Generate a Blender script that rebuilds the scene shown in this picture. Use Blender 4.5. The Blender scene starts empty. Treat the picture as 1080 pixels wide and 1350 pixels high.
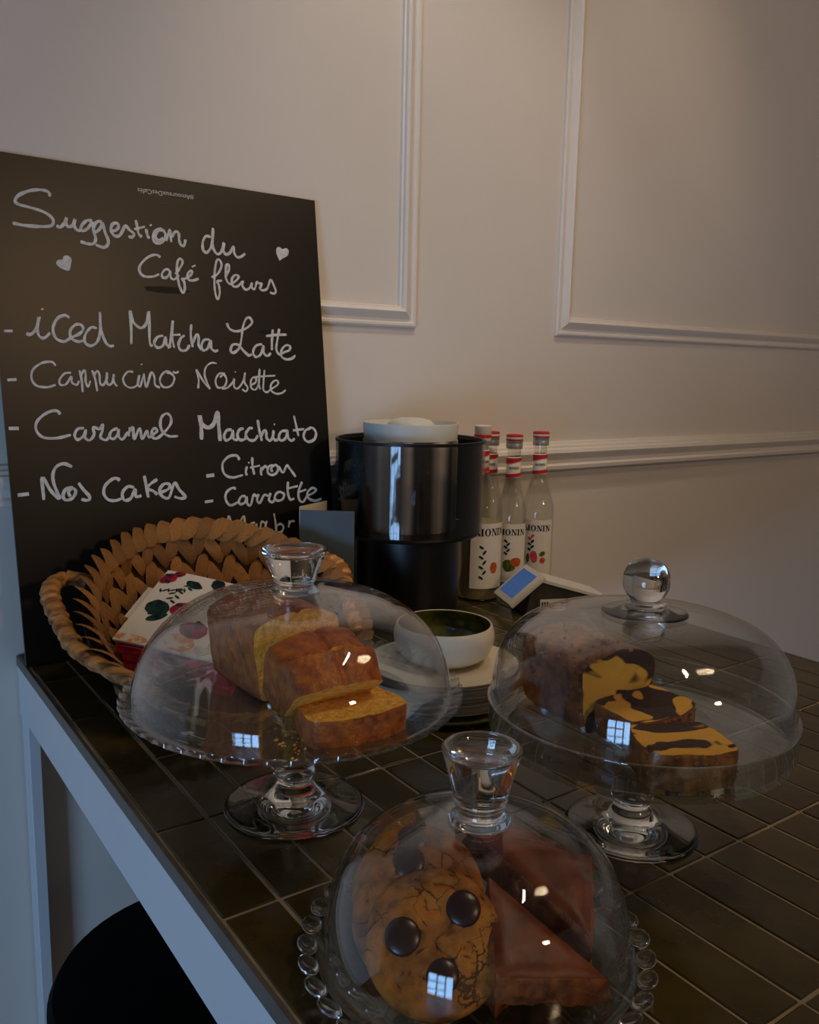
import bpy, bmesh, math, random
from mathutils import Vector, Matrix, Quaternion, noise
from math import pi, sin, cos, radians, atan2, sqrt, hypot
random.seed(7)
S = bpy.context.scene
COL = S.collection

# ---------------------------------------------------------------- camera (counter top is z = 0, floor z = -0.76)
cam = bpy.data.cameras.new('camera'); co = bpy.data.objects.new('camera', cam); COL.objects.link(co); S.camera = co
pitch, roll, yaw = radians(9.38969803), radians(1.20911475), radians(35.1363161)
r_ = Vector((cos(yaw), -sin(yaw), 0)); f_ = Vector((sin(yaw)*cos(pitch), cos(yaw)*cos(pitch), -sin(pitch))); u_ = r_.cross(f_)
R_ = r_*cos(roll) + u_*sin(roll); U_ = -r_*sin(roll) + u_*cos(roll)
co.matrix_world = Matrix(((R_.x, U_.x, -f_.x, 0), (R_.y, U_.y, -f_.y, 0), (R_.z, U_.z, -f_.z, .36), (0, 0, 0, 1)))
cam.sensor_fit = 'HORIZONTAL'; cam.sensor_width = 36; cam.lens = 36*1146.07/1080; cam.clip_start = .02

def lin(c): return tuple(((x/255)/12.92 if x/255 <= .04045 else ((x/255+.055)/1.055)**2.4) for x in c)

# ---------------------------------------------------------------- world, lights, exposure
S.view_settings.view_transform = 'Standard'; S.view_settings.look = 'None'; S.view_settings.gamma = 1
S.view_settings.use_curve_mapping = False; S.view_settings.exposure = .15
w = bpy.data.worlds.new('world'); S.world = w; w.use_nodes = True
w.node_tree.nodes['Background'].inputs[0].default_value = (.52, .44, .37, 1); w.node_tree.nodes['Background'].inputs[1].default_value = .19
def area(name, loc, aim, size, power, col, sy=None):
    l = bpy.data.lights.new(name, 'AREA'); l.energy = power; l.color = col; l.size = size
    if sy: l.shape = 'RECTANGLE'; l.size_y = sy
    o = bpy.data.objects.new(name, l); COL.objects.link(o); o.location = loc
    o.rotation_euler = (Vector(aim)-Vector(loc)).to_track_quat('-Z', 'Y').to_euler(); return o
def spot(name, loc, aim, power, col, ang=60, blend=1, rad=.03):
    l = bpy.data.lights.new(name, 'SPOT'); l.energy = power; l.color = col; l.spot_size = radians(ang); l.spot_blend = blend; l.shadow_soft_size = rad
    o = bpy.data.objects.new(name, l); COL.objects.link(o); o.location = loc
    o.rotation_euler = (Vector(aim)-Vector(loc)).to_track_quat('-Z', 'Y').to_euler(); return o
area('window_daylight', (-2.3, -.98, -.28), (.3, .9, -.25), .9, 41, (.33, .60, 1), .9)
area('board_sheen_fill', (.9, -1.7, 1.1), (.35, 1.1, .35), .16, 6.5, (1, .64, .36))  # added warm fill, no real fixture: brown sheen on the menu board, frontal wall light
spot('wall_spot', (.70, .62, 1.55), (.80, 1.12, .40), 13, (1, .88, .75), 62)
spot('wall_spot', (1.35, .55, 1.55), (1.25, 1.12, .5), 5, (1, .80, .60), 60)
for k in range(5): spot('track_spot', (.80+.035*k, -.10+.07*k, 1.55), (.55, .6, .0), 2.7, (1, .80, .58), 70, rad=.018)
S.cycles.transparent_max_bounces = 40; S.cycles.max_bounces = 16; S.cycles.transmission_bounces = 14; S.cycles.glossy_bounces = 6

# ---------------------------------------------------------------- materials
def nodes(name):
    m = bpy.data.materials.new(name); m.use_nodes = True; return m, m.node_tree.nodes, m.node_tree.links
def mat(name, col, rough=.5, spec=.5, metal=0, var=0, vscale=30, bump=0, bscale=200, dist=.001, rnd=0, col2=None, coat=0, trans=0, emit=None, es=0, detail=4, thr=None, stretch=None):
    m, N, K = nodes(name); b = N['Principled BSDF']; c = lin(col)
    b.inputs['Roughness'].default_value = rough; b.inputs['Metallic'].default_value = metal
    b.inputs['Specular IOR Level'].default_value = spec; b.inputs['Coat Weight'].default_value = coat; b.inputs['Coat Roughness'].default_value = .08
    b.inputs['Transmission Weight'].default_value = trans
    b.inputs['Base Color'].default_value = (*c, 1)
    tc = N.new('ShaderNodeTexCoord'); vec = tc.outputs['Object']
    if stretch:
        mp = N.new('ShaderNodeMapping'); mp.inputs['Scale'].default_value = stretch; K.new(vec, mp.inputs['Vector']); vec = mp.outputs[0]
    if var or rnd or col2:
        nz = N.new('ShaderNodeTexNoise'); nz.inputs['Scale'].default_value = vscale; nz.inputs['Detail'].default_value = detail; K.new(vec, nz.inputs['Vector'])
        rp = N.new('ShaderNodeValToRGB'); c2 = lin(col2) if col2 else tuple(x*(1-var) for x in c)
        rp.color_ramp.elements[0].color = (*c2, 1); rp.color_ramp.elements[1].color = (*c, 1)
        a, z = thr or (.35, .65); rp.color_ramp.elements[0].position = a; rp.color_ramp.elements[1].position = z
        K.new(nz.outputs['Fac'], rp.inputs[0]); out = rp.outputs[0]
        if rnd:
            oi = N.new('ShaderNodeObjectInfo'); mr = N.new('ShaderNodeMapRange'); mr.inputs[3].default_value = 1-rnd; mr.inputs[4].default_value = 1+rnd
            K.new(oi.outputs['Random'], mr.inputs[0]); mx = N.new('ShaderNodeVectorMath'); mx.operation = 'SCALE'
            K.new(out, mx.inputs[0]); K.new(mr.outputs[0], mx.inputs['Scale']); out = mx.outputs[0]
        K.new(out, b.inputs['Base Color'])
    if bump:
        n2 = N.new('ShaderNodeTexNoise'); n2.inputs['Scale'].default_value = bscale; n2.inputs['Detail'].default_value = 5; K.new(vec, n2.inputs['Vector'])
        bp = N.new('ShaderNodeBump'); bp.inputs['Strength'].default_value = bump; bp.inputs['Distance'].default_value = dist
        K.new(n2.outputs['Fac'], bp.inputs['Height']); K.new(bp.outputs[0], b.inputs['Normal'])
    if emit: b.inputs['Emission Color'].default_value = (*lin(emit), 1); b.inputs['Emission Strength'].default_value = es
    return m
def thin(name, tint=(.95, .96, .96), rough=.0, k=.85, power=4.0, base=.045):
    """thin-walled clear glass: Fresnel weighted reflection over a straight view through"""
    m, N, K = nodes(name); N.remove(N['Principled BSDF'])
    lw = N.new('ShaderNodeLayerWeight'); lw.inputs['Blend'].default_value = .5
    p = N.new('ShaderNodeMath'); p.operation = 'POWER'; p.inputs[1].default_value = power; K.new(lw.outputs['Facing'], p.inputs[0])
    q = N.new('ShaderNodeMath'); q.operation = 'MULTIPLY_ADD'; q.inputs[1].default_value = k; q.inputs[2].default_value = base; K.new(p.outputs[0], q.inputs[0])
    t = N.new('ShaderNodeBsdfTransparent'); t.inputs[0].default_value = (*tint, 1)
    g = N.new('ShaderNodeBsdfGlossy'); g.inputs['Roughness'].default_value = rough; g.inputs[0].default_value = (.95, .97, 1, 1)
    mx = N.new('ShaderNodeMixShader'); K.new(q.outputs[0], mx.inputs[0]); K.new(t.outputs[0], mx.inputs[1]); K.new(g.outputs[0], mx.inputs[2])
    K.new(mx.outputs[0], N['Material Output'].inputs[0]); return m
def solid_glass(name, col=(.93, .96, .96)):
    m, N, K = nodes(name); b = N['Principled BSDF']; b.inputs['Base Color'].default_value = (*col, 1)
    b.inputs['Roughness'].default_value = 0; b.inputs['IOR'].default_value = 1.48; b.inputs['Transmission Weight'].default_value = 1; return m
M = {}
M['wall'] = mat('wall_paint', (222, 213, 203), .55, .35, var=.05, vscale=3, bump=.25, bscale=260, dist=.0006)
M['trim'] = mat('trim_paint', (230, 222, 213), .42, .45, var=.04, vscale=9, bump=.12, bscale=120, dist=.0005)
M['floor'] = mat('floor_wood', (70, 58, 48), .5, var=.4, vscale=8, stretch=(1, 6, 1))
M['ceil'] = mat('ceiling_paint', (128, 122, 114), .8)
M['white'] = mat('white_board', (205, 208, 212), .5, .4, var=.04, vscale=6)
M['tile'] = mat('glazed_tile', (66, 56, 26), .16, .5, var=.38, vscale=22, bump=.5, bscale=22, dist=.0016, rnd=.22, detail=6)
M['grout'] = mat('grout', (150, 136, 112), .85, .2, var=.25, vscale=60, bump=.3, bscale=500, dist=.0004)
M['metal_trim'] = mat('edge_trim_metal', (112, 112, 106), .4, metal=.7, var=.2, vscale=40)
M['black'] = mat('black_plastic', (13, 13, 14), .38, .4)
M['stool'] = mat('black_seat', (5, 5, 6), .8, .1)
M['board'] = mat('chalkboard_film', (8, 5, 3), .36, .5, var=.3, vscale=7, bump=.04, bscale=300, dist=.0003)
M['chalk'] = mat('chalk_ink', (222, 220, 216), .8, .1, var=.28, vscale=150)
M['chalkfaint'] = mat('faint_chalk', (96, 95, 94), .8, .1, var=.4, vscale=120)
M['wicker'] = mat('water_hyacinth', (198, 142, 76), .45, .4, col2=(112, 66, 28), vscale=26, bump=.8, bscale=60, dist=.0012, rnd=.28, stretch=(1, 5, 5))
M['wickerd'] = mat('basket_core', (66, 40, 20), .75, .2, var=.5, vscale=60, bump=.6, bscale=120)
M['nap'] = mat('napkin_paper', (214, 204, 190), .8, .15, var=.05, vscale=12, bump=.15, bscale=300, dist=.0003)
M['napred'] = mat('napkin_red', (236, 74, 108), .75, .15, col2=(120, 44, 74), vscale=38, thr=(.4, .55))
M['rose'] = mat('print_rose', (176, 40, 66), .8, .1, col2=(110, 20, 44), vscale=90)
M['leafp'] = mat('print_leaf', (34, 62, 56), .8, .1, col2=(14, 26, 30), vscale=110)
M['peach'] = mat('print_peach', (206, 140, 92), .8, .1, col2=(214, 200, 180), vscale=90, thr=(.42, .5))
M['card'] = mat('card_blue_grey', (88, 100, 106), .6, .3, var=.1, vscale=9)
M['cardw'] = mat('card_inside', (206, 192, 168), .7, .2)
M['cream'] = mat('cream_ceramic', (214, 202, 180), .28, .5, var=.05, vscale=14)
M['brownrim'] = mat('brown_rim', (82, 62, 38), .3, .5, var=.3, vscale=60)
M['green'] = mat('green_glaze', (88, 90, 34), .14, .6, col2=(38, 42, 16), vscale=40, bump=.1, bscale=90, dist=.0005)
M['tub'] = mat('white_tub', (206, 208, 202), .42, .4)
M['ribs'] = mat('dark_ribbed_metal', (226, 214, 198), .45, .5, col2=(52, 48, 46), vscale=22, stretch=(1.4, 1.4, .02), detail=2, thr=(.4, .6))
M['smoke'] = thin('smoked_acrylic', (.70, .69, .68), .03, .5, 4, .03)
M['glassB'] = thin('bottle_glass', (.90, .90, .86), .01, .8, 2.5, .05)
M['dome'] = thin('dome_glass', (.96, .965, .965), .0, .8, 3.0, .026)
M['glass'] = solid_glass('solid_glass')
M['gplate'] = thin('plate_glass', (.90, .93, .92), .01, .8, 2.6, .06)
M['syrup'] = mat('cloudy_syrup', (172, 158, 116), .35, .4, var=.08, vscale=12)
M['paper'] = mat('label_paper', (222, 214, 200), .6, .3)
M['red'] = mat('label_red', (196, 30, 40), .5, .4)
M['ink'] = mat('label_ink', (20, 20, 22), .6, .2)
M['capw'] = mat('cap_white', (214, 210, 204), .4, .4)
M['capm'] = mat('cap_silver', (168, 164, 162), .35, metal=.5)
M['pgreen'] = mat('print_green', (96, 112, 36), .6, .2, col2=(50, 72, 24), vscale=200)
M['porange'] = mat('print_orange', (206, 104, 44), .6, .2, col2=(170, 60, 34), vscale=200)
M['ppink'] = mat('print_pink', (214, 84, 100), .6, .2, col2=(190, 40, 60), vscale=200)
M['termw'] = mat('terminal_white', (206, 202, 192), .4, .4)
M['termd'] = mat('terminal_dark', (36, 34, 32), .3, .5)
M['screen'] = mat('lcd_blue', (50, 90, 150), .3, .3, emit=(70, 120, 190), es=.22, col2=(40, 74, 140), vscale=90)
M['crust'] = mat('cake_crust', (196, 104, 22), .36, .45, col2=(118, 52, 8), vscale=110, bump=1, bscale=330, dist=.0012, coat=.15, detail=9, thr=(.3, .68))
M['crumb'] = mat('cake_crumb', (248, 194, 84), .85, .15, col2=(212, 146, 46), vscale=210, bump=1, bscale=420, dist=.002, detail=8, thr=(.3, .6))
M['glaze'] = mat('chocolate_nut_glaze', (164, 100, 46), .36, .45, col2=(92, 46, 20), vscale=95, bump=.7, bscale=130, dist=.0016, coat=.2)
M['nut'] = mat('chopped_nut', (150, 96, 50), .45, .4, var=.4, vscale=300)
M['cookie'] = mat('cookie_dough', (182, 114, 38), .72, .2, col2=(108, 62, 20), vscale=62, bump=1, bscale=190, dist=.0016, detail=9)
M['chip'] = mat('chocolate_chip', (48, 22, 17), .3, .5, var=.2, vscale=30)
M['brownt'] = mat('brownie_top', (122, 56, 12), .40, .25, col2=(84, 34, 7), vscale=60, bump=.5, bscale=90, dist=.001)
M['browns'] = mat('brownie_crust', (152, 84, 36), .55, .25, col2=(88, 42, 16), vscale=90, bump=1, bscale=220, dist=.002, detail=9)
M['bulb'] = mat('bulb', (255, 230, 190), .3, emit=(255, 220, 175), es=110)
M['dark'] = mat('dark_fixture', (30, 30, 30), .5)
# cookie: dark cracks between plates of dough
m, N, K = M['cookie'], M['cookie'].node_tree.nodes, M['cookie'].node_tree.links; b = N['Principled BSDF']
tc = N.new('ShaderNodeTexCoord'); vo = N.new('ShaderNodeTexVoronoi'); vo.feature = 'DISTANCE_TO_EDGE'; vo.inputs['Scale'].default_value = 62
nz = N.new('ShaderNodeTexNoise'); nz.inputs['Scale'].default_value = 90; nz.inputs['Detail'].default_value = 4; K.new(tc.outputs['Object'], nz.inputs['Vector'])
vm = N.new('ShaderNodeVectorMath'); vm.operation = 'SCALE'; vm.inputs['Scale'].default_value = .012; K.new(nz.outputs['Color'], vm.inputs[0])
va = N.new('ShaderNodeVectorMath'); va.operation = 'ADD'; K.new(tc.outputs['Object'], va.inputs[0]); K.new(vm.outputs[0], va.inputs[1]); K.new(va.outputs[0], vo.inputs['Vector'])
big = N.new('ShaderNodeTexNoise'); big.inputs['Scale'].default_value = 26; K.new(tc.outputs['Object'], big.inputs['Vector'])
mr = N.new('ShaderNodeMapRange'); mr.inputs[1].default_value = .50; mr.inputs[2].default_value = .68; mr.inputs[3].default_value = -.008; mr.inputs[4].default_value = .035; K.new(big.outputs['Fac'], mr.inputs[0])
lt = N.new('ShaderNodeMath'); lt.operation = 'SUBTRACT'; K.new(vo.outputs['Distance'], lt.inputs[0]); K.new(mr.outputs[0], lt.inputs[1])
m2 = N.new('ShaderNodeMapRange'); m2.inputs[1].default_value = -.02; m2.inputs[2].default_value = .012; K.new(lt.outputs[0], m2.inputs[0])
src = b.inputs['Base Color'].links[0].from_socket; mx = N.new('ShaderNodeMix'); mx.data_type = 'RGBA'; mx.inputs[6].default_value = (*lin((84, 52, 20)), 1)
K.new(m2.outputs[0], mx.inputs[0]); K.new(src, mx.inputs[7]); K.new(mx.outputs[2], b.inputs['Base Color'])
b2 = N.new('ShaderNodeBump'); b2.inputs['Strength'].default_value = .9; b2.inputs['Distance'].default_value = .0015; K.new(m2.outputs[0], b2.inputs['Height'])
K.new(b.inputs['Normal'].links[0].from_socket, b2.inputs['Normal']); K.new(b2.outputs[0], b.inputs['Normal'])
# marbled crumb: folded dark and yellow batter
m, N, K = nodes('marble_crumb'); b = N['Principled BSDF']; b.inputs['Roughness'].default_value = .75
tc = N.new('ShaderNodeTexCoord'); nz = N.new('ShaderNodeTexNoise'); nz.inputs['Scale'].default_value = 23; nz.inputs['Detail'].default_value = 1.5; nz.inputs['Distortion'].default_value = 1.3
mp = N.new('ShaderNodeMapping'); mp.inputs['Scale'].default_value = (1, .25, 1.25); mp.inputs['Location'].default_value = (.31, 0, .17)
oi = N.new('ShaderNodeObjectInfo'); ad = N.new('ShaderNodeVectorMath'); ad.operation = 'MULTIPLY_ADD'; ad.inputs[1].default_value = (.9, .2, .5); K.new(oi.outputs['Random'], ad.inputs[0]); K.new(tc.outputs['Object'], ad.inputs[2]); K.new(ad.outputs[0], mp.inputs[0]); K.new(mp.outputs[0], nz.inputs['Vector'])
rp = N.new('ShaderNodeValToRGB'); rp.color_ramp.elements[0].position = .475; rp.color_ramp.elements[1].position = .505
rp.color_ramp.elements[0].color = (*lin((52, 24, 12)), 1); rp.color_ramp.elements[1].color = (*lin((222, 166, 56)), 1)
K.new(nz.outputs['Fac'], rp.inputs[0]); K.new(rp.outputs[0], b.inputs['Base Color'])
n2 = N.new('ShaderNodeTexNoise'); n2.inputs['Scale'].default_value = 250; K.new(tc.outputs['Object'], n2.inputs['Vector'])
bp = N.new('ShaderNodeBump'); bp.inputs['Strength'].default_value = .8; bp.inputs['Distance'].default_value = .0014; K.new(n2.outputs['Fac'], bp.inputs['Height']); K.new(bp.outputs[0], b.inputs['Normal'])
M['marble'] = m

# ---------------------------------------------------------------- helpers
def mesh(name, vs, fs, mats, idx=None, smooth=35):
    me = bpy.data.meshes.new(name); me.from_pydata([tuple(v) for v in vs], [], fs)
    for a in (mats if isinstance(mats, (list, tuple)) else [mats]): me.materials.append(a)
    if idx: me.polygons.foreach_set('material_index', idx)
    if smooth:
        me.polygons.foreach_set('use_smooth', [True]*len(me.polygons)); me.set_sharp_from_angle(angle=radians(smooth))
    me.update(); return me
def link(name, me, parent=None, loc=None, rot=None, scale=None):
    o = bpy.data.objects.new(name, me); COL.objects.link(o)
    if parent: o.parent = parent
    if loc is not None: o.location = loc
    if rot is not None: o.rotation_euler = rot
    if scale is not None: o.scale = scale
    return o
def tag(o, label, cat, group=None):
    o['label'] = label; o['category'] = cat
    if group: o['group'] = group
    return o
def thing(name, label, cat, loc=(0, 0, 0), rz=0, group=None):
    o = bpy.data.objects.new(name, None); COL.objects.link(o); o.location = loc; o.rotation_euler = (0, 0, rz); o.empty_display_size = .02
    return tag(o, label, cat, group)
def copy_tree(o, parent=None):
    c = o.copy(); COL.objects.link(c)
    if parent: c.parent = parent
    for ch in list(o.children): copy_tree(ch, c)
    return c
def lathe(prof, seg=64, mod=None, mi=None):
    """revolve (r, z) points; closed where r = 0; mod(i, angle) -> radius factor, z offset"""
    vs, fs, idx, rows = [], [], [], []
    for i, (r, z) in enumerate(prof):
        if r <= 1e-7: rows.append([len(vs)]); vs.append((0, 0, z)); continue
        row = []
        for k in range(seg):
            a = 2*pi*k/seg; q, dz = mod(i, a) if mod else (1, 0)
            row.append(len(vs)); vs.append((r*q*cos(a), r*q*sin(a), z+dz))
        rows.append(row)
    for i in range(len(rows)-1):
        A, B = rows[i], rows[i+1]
        for k in range(seg):
            k2 = (k+1) % seg
            if len(A) == 1 and len(B) == 1: continue
            if len(A) == 1: f = (A[0], B[k2], B[k])
            elif len(B) == 1: f = (A[k], A[k2], B[0])
            else: f = (A[k], A[k2], B[k2], B[k])
            fs.append(f); idx.append(mi[i] if mi else 0)
    return vs, fs, idx
def smoothp(pts, n=5):
    """Catmull-Rom through a list of 2D/3D tuples"""
    P = [Vector(p) for p in pts]
    if len(P) < 3: return P
    out = []
    for i in range(len(P)-1):
        a = P[i-1] if i else P[0]*2-P[1]; b, c = P[i], P[i+1]; d = P[i+2] if i+2 < len(P) else P[-1]*2-P[-2]
        for k in range(n):
            t = k/n; out.append(.5*((2*b)+(c-a)*t+(2*a-5*b+4*c-d)*t*t+(3*b-a-3*c+d)*t**3))
    return out+[P[-1]]
def box(x0, x1, y0, y1, z0, z1, bev=0, seg=1):
    bm = bmesh.new(); bmesh.ops.create_cube(bm, size=1)
    for v in bm.verts: v.co = Vector((x0+(v.co.x+.5)*(x1-x0), y0+(v.co.y+.5)*(y1-y0), z0+(v.co.z+.5)*(z1-z0)))
    if bev: bmesh.ops.bevel(bm, geom=bm.edges[:], offset=bev, segments=seg, affect='EDGES', profile=.6)
    bm.verts.index_update(); vs = [v.co.copy() for v in bm.verts]; fs = [[v.index for v in f.verts] for f in bm.faces]; bm.free(); return vs, fs
def join(*parts):
    vs, fs = [], []
    for p in parts:
        o = len(vs); vs += list(p[0]); fs += [[i+o for i in f] for f in p[1]]
    return vs, fs
def tube(path, rad, seg=10, flat=1, cap=True):
    P = [Vector(p) for p in path]; vs, fs = [], []; up = Vector((0, 0, 1))
    for i, p in enumerate(P):
        t = (P[min(i+1, len(P)-1)]-P[max(i-1, 0)]).normalized(); s = t.cross(up)
        if s.length < .05: s = t.cross(Vector((0, 1, 0)))
        s.normalize(); n = s.cross(t); r = rad(i) if callable(rad) else rad
        for k in range(seg):
            a = 2*pi*k/seg; vs.append(p+s*cos(a)*r*flat+n*sin(a)*r)
    for i in range(len(P)-1):
        for k in range(seg): fs.append((i*seg+k, i*seg+(k+1) % seg, (i+1)*seg+(k+1) % seg, (i+1)*seg+k))
    if cap: fs.append(list(range(seg))[::-1]); fs.append([(len(P)-1)*seg+k for k in range(seg)])
    return vs, fs
def xf(vf, mt): return [mt @ Vector(v) for v in vf[0]], vf[1]

# ================================================================ the setting
WY = 1.12; FZ = -.76; CZ = 1.62
def struct(name, vf, m, smooth=0):
    o = link(name, mesh(name, vf[0], vf[1], m, smooth=smooth)); o['kind'] = 'structure'; return o
struct('wall_back', box(-2.2, 3.4, WY, WY+.1, FZ, CZ), M['wall'])
struct('floor', box(-2.2, 3.4, -2.2, WY+.1, FZ-.05, FZ), M['floor'])
struct('ceiling', box(-2.2, 3.4, -2.2, WY+.1, CZ, CZ+.05), M['ceil'])
PROF = [(0, 0), (0, .0045), (.003, .0065), (.0065, .0065), (.009, .004), (.012, .0045), (.018, .0095), (.0235, .012), (.0275, .0095), (.0285, .005), (.0315, .0045), (.0325, 0)]
def frame(x0, x1, z0, z1):
    vs, fs = [], []; n = len(PROF)
    for cx, sx, cz, sz in ((x0, 1, z0, 1), (x1, -1, z0, 1), (x1, -1, z1, -1), (x0, 1, z1, -1)):
        for d, h in PROF: vs.append((cx+sx*d, WY-h, cz+sz*d))
    for c in range(4):
        for i in range(n-1): fs.append((c*n+i, c*n+i+1, ((c+1) % 4)*n+i+1, ((c+1) % 4)*n+i))
    return vs, fs
struct('trim_1', frame(-.55, .79, .421, 1.4), M['trim'], 30)
struct('trim_2', frame(1.087, 2.7, .421, 1.4), M['trim'], 30)
RP = [(.186, 0), (.186, .012), (.189, .016), (.195, .017), (.199, .013), (.205, .0125), (.210, .017), (.218, .021), (.224, .0185), (.226, .013), (.230, .012), (.232, .008), (.236, .006), (.237, 0)]
vs = [(x, WY-h, z) for x in (-2.2, 3.4) for z, h in RP]; n = len(RP)
struct('trim_3', (vs, [(i, i+1, n+i+1, n+i) for i in range(n-1)]), M['trim'], 30)

# ================================================================ tiled counter
X0, X1, Y0, Y1 = .2031, 1.0411, -.147, WY-.002
ct = thing('counter', 'white counter with a dark olive glazed tile top standing against the wall', 'counter', (.62, .49, FZ))
def cpart(name, vf, m, sm=0): return link(name, mesh(name, [Vector(v)-Vector((.62, .49, FZ)) for v in vf[0]], vf[1], m, smooth=sm), ct)
cpart('apron', box(.1985, 1.045, Y0-.004, Y1, -.076, -.012, .0012), M['white'])
cpart('grout', box(X0-.001, X1+.001, Y0-.002, Y1, -.012, -.0013), M['grout'])
cpart('edge_trim', join(box(.1975, .2018, Y0-.006, Y1, -.0125, .0004, .0006), box(.1975, 1.046, Y0-.0062, Y0-.002, -.0125, .0004, .0006), box(1.0424, 1.046, Y0-.006, Y1, -.0125, .0004, .0006)), M['metal_trim'])
for lx in (.2, .995):
    for ly in (1.082, Y0):
        cpart('leg', box(lx, lx+.014, ly, ly+.034, FZ, -.0762, .001), M['white'])
ys = [.237+.128*k for k in range(-3, 8)]; ys[-1] = Y1
lines = [X0+.0419*k for k in range(21)]
g = .0014; protos = {}
k = 0
for j in range(10):
    for i in range(20):
        x0, x1 = lines[i]+g, lines[i+1]-g; y0, y1 = ys[j]+g, ys[j+1]-g; key = (round(y1-y0, 4), k % 4)
        if key not in protos:
            vf = box(-(x1-x0)/2, (x1-x0)/2, -(y1-y0)/2, (y1-y0)/2, -.006, 0, .0007)
            protos[key] = mesh('tile', [Vector((v.x+random.uniform(-.0003, .0003), v.y+random.uniform(-.0003, .0003), v.z)) for v in vf[0]], vf[1], M['tile'], smooth=30)
        o = link('tile', protos[key], ct, ((x0+x1)/2-.62, (y0+y1)/2-.49, -FZ+random.uniform(-.0003, .0002)), (random.uniform(-.0022, .0022), random.uniform(-.006, .006), 0)); k += 1

# ================================================================ stool under the counter
st = thing('stool', 'round black stool tucked under the open side of the counter', 'stool', (.335, .85, FZ))
link('seat', mesh('seat', *lathe([(0, .40), (.13, .40), (.165, .405), (.172, .42), (.172, .436), (.166, .447), (.15, .45), (0, .452)], 64)[:2], M['stool']), st)
link('base', mesh('base', *lathe([(0, 0), (.15, 0), (.155, .01), (.15, .02), (.03, .03), (.022, .05), (.022, .38), (.05, .3995), (0, .3995)], 48)[:2], M['stool']), st)

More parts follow.
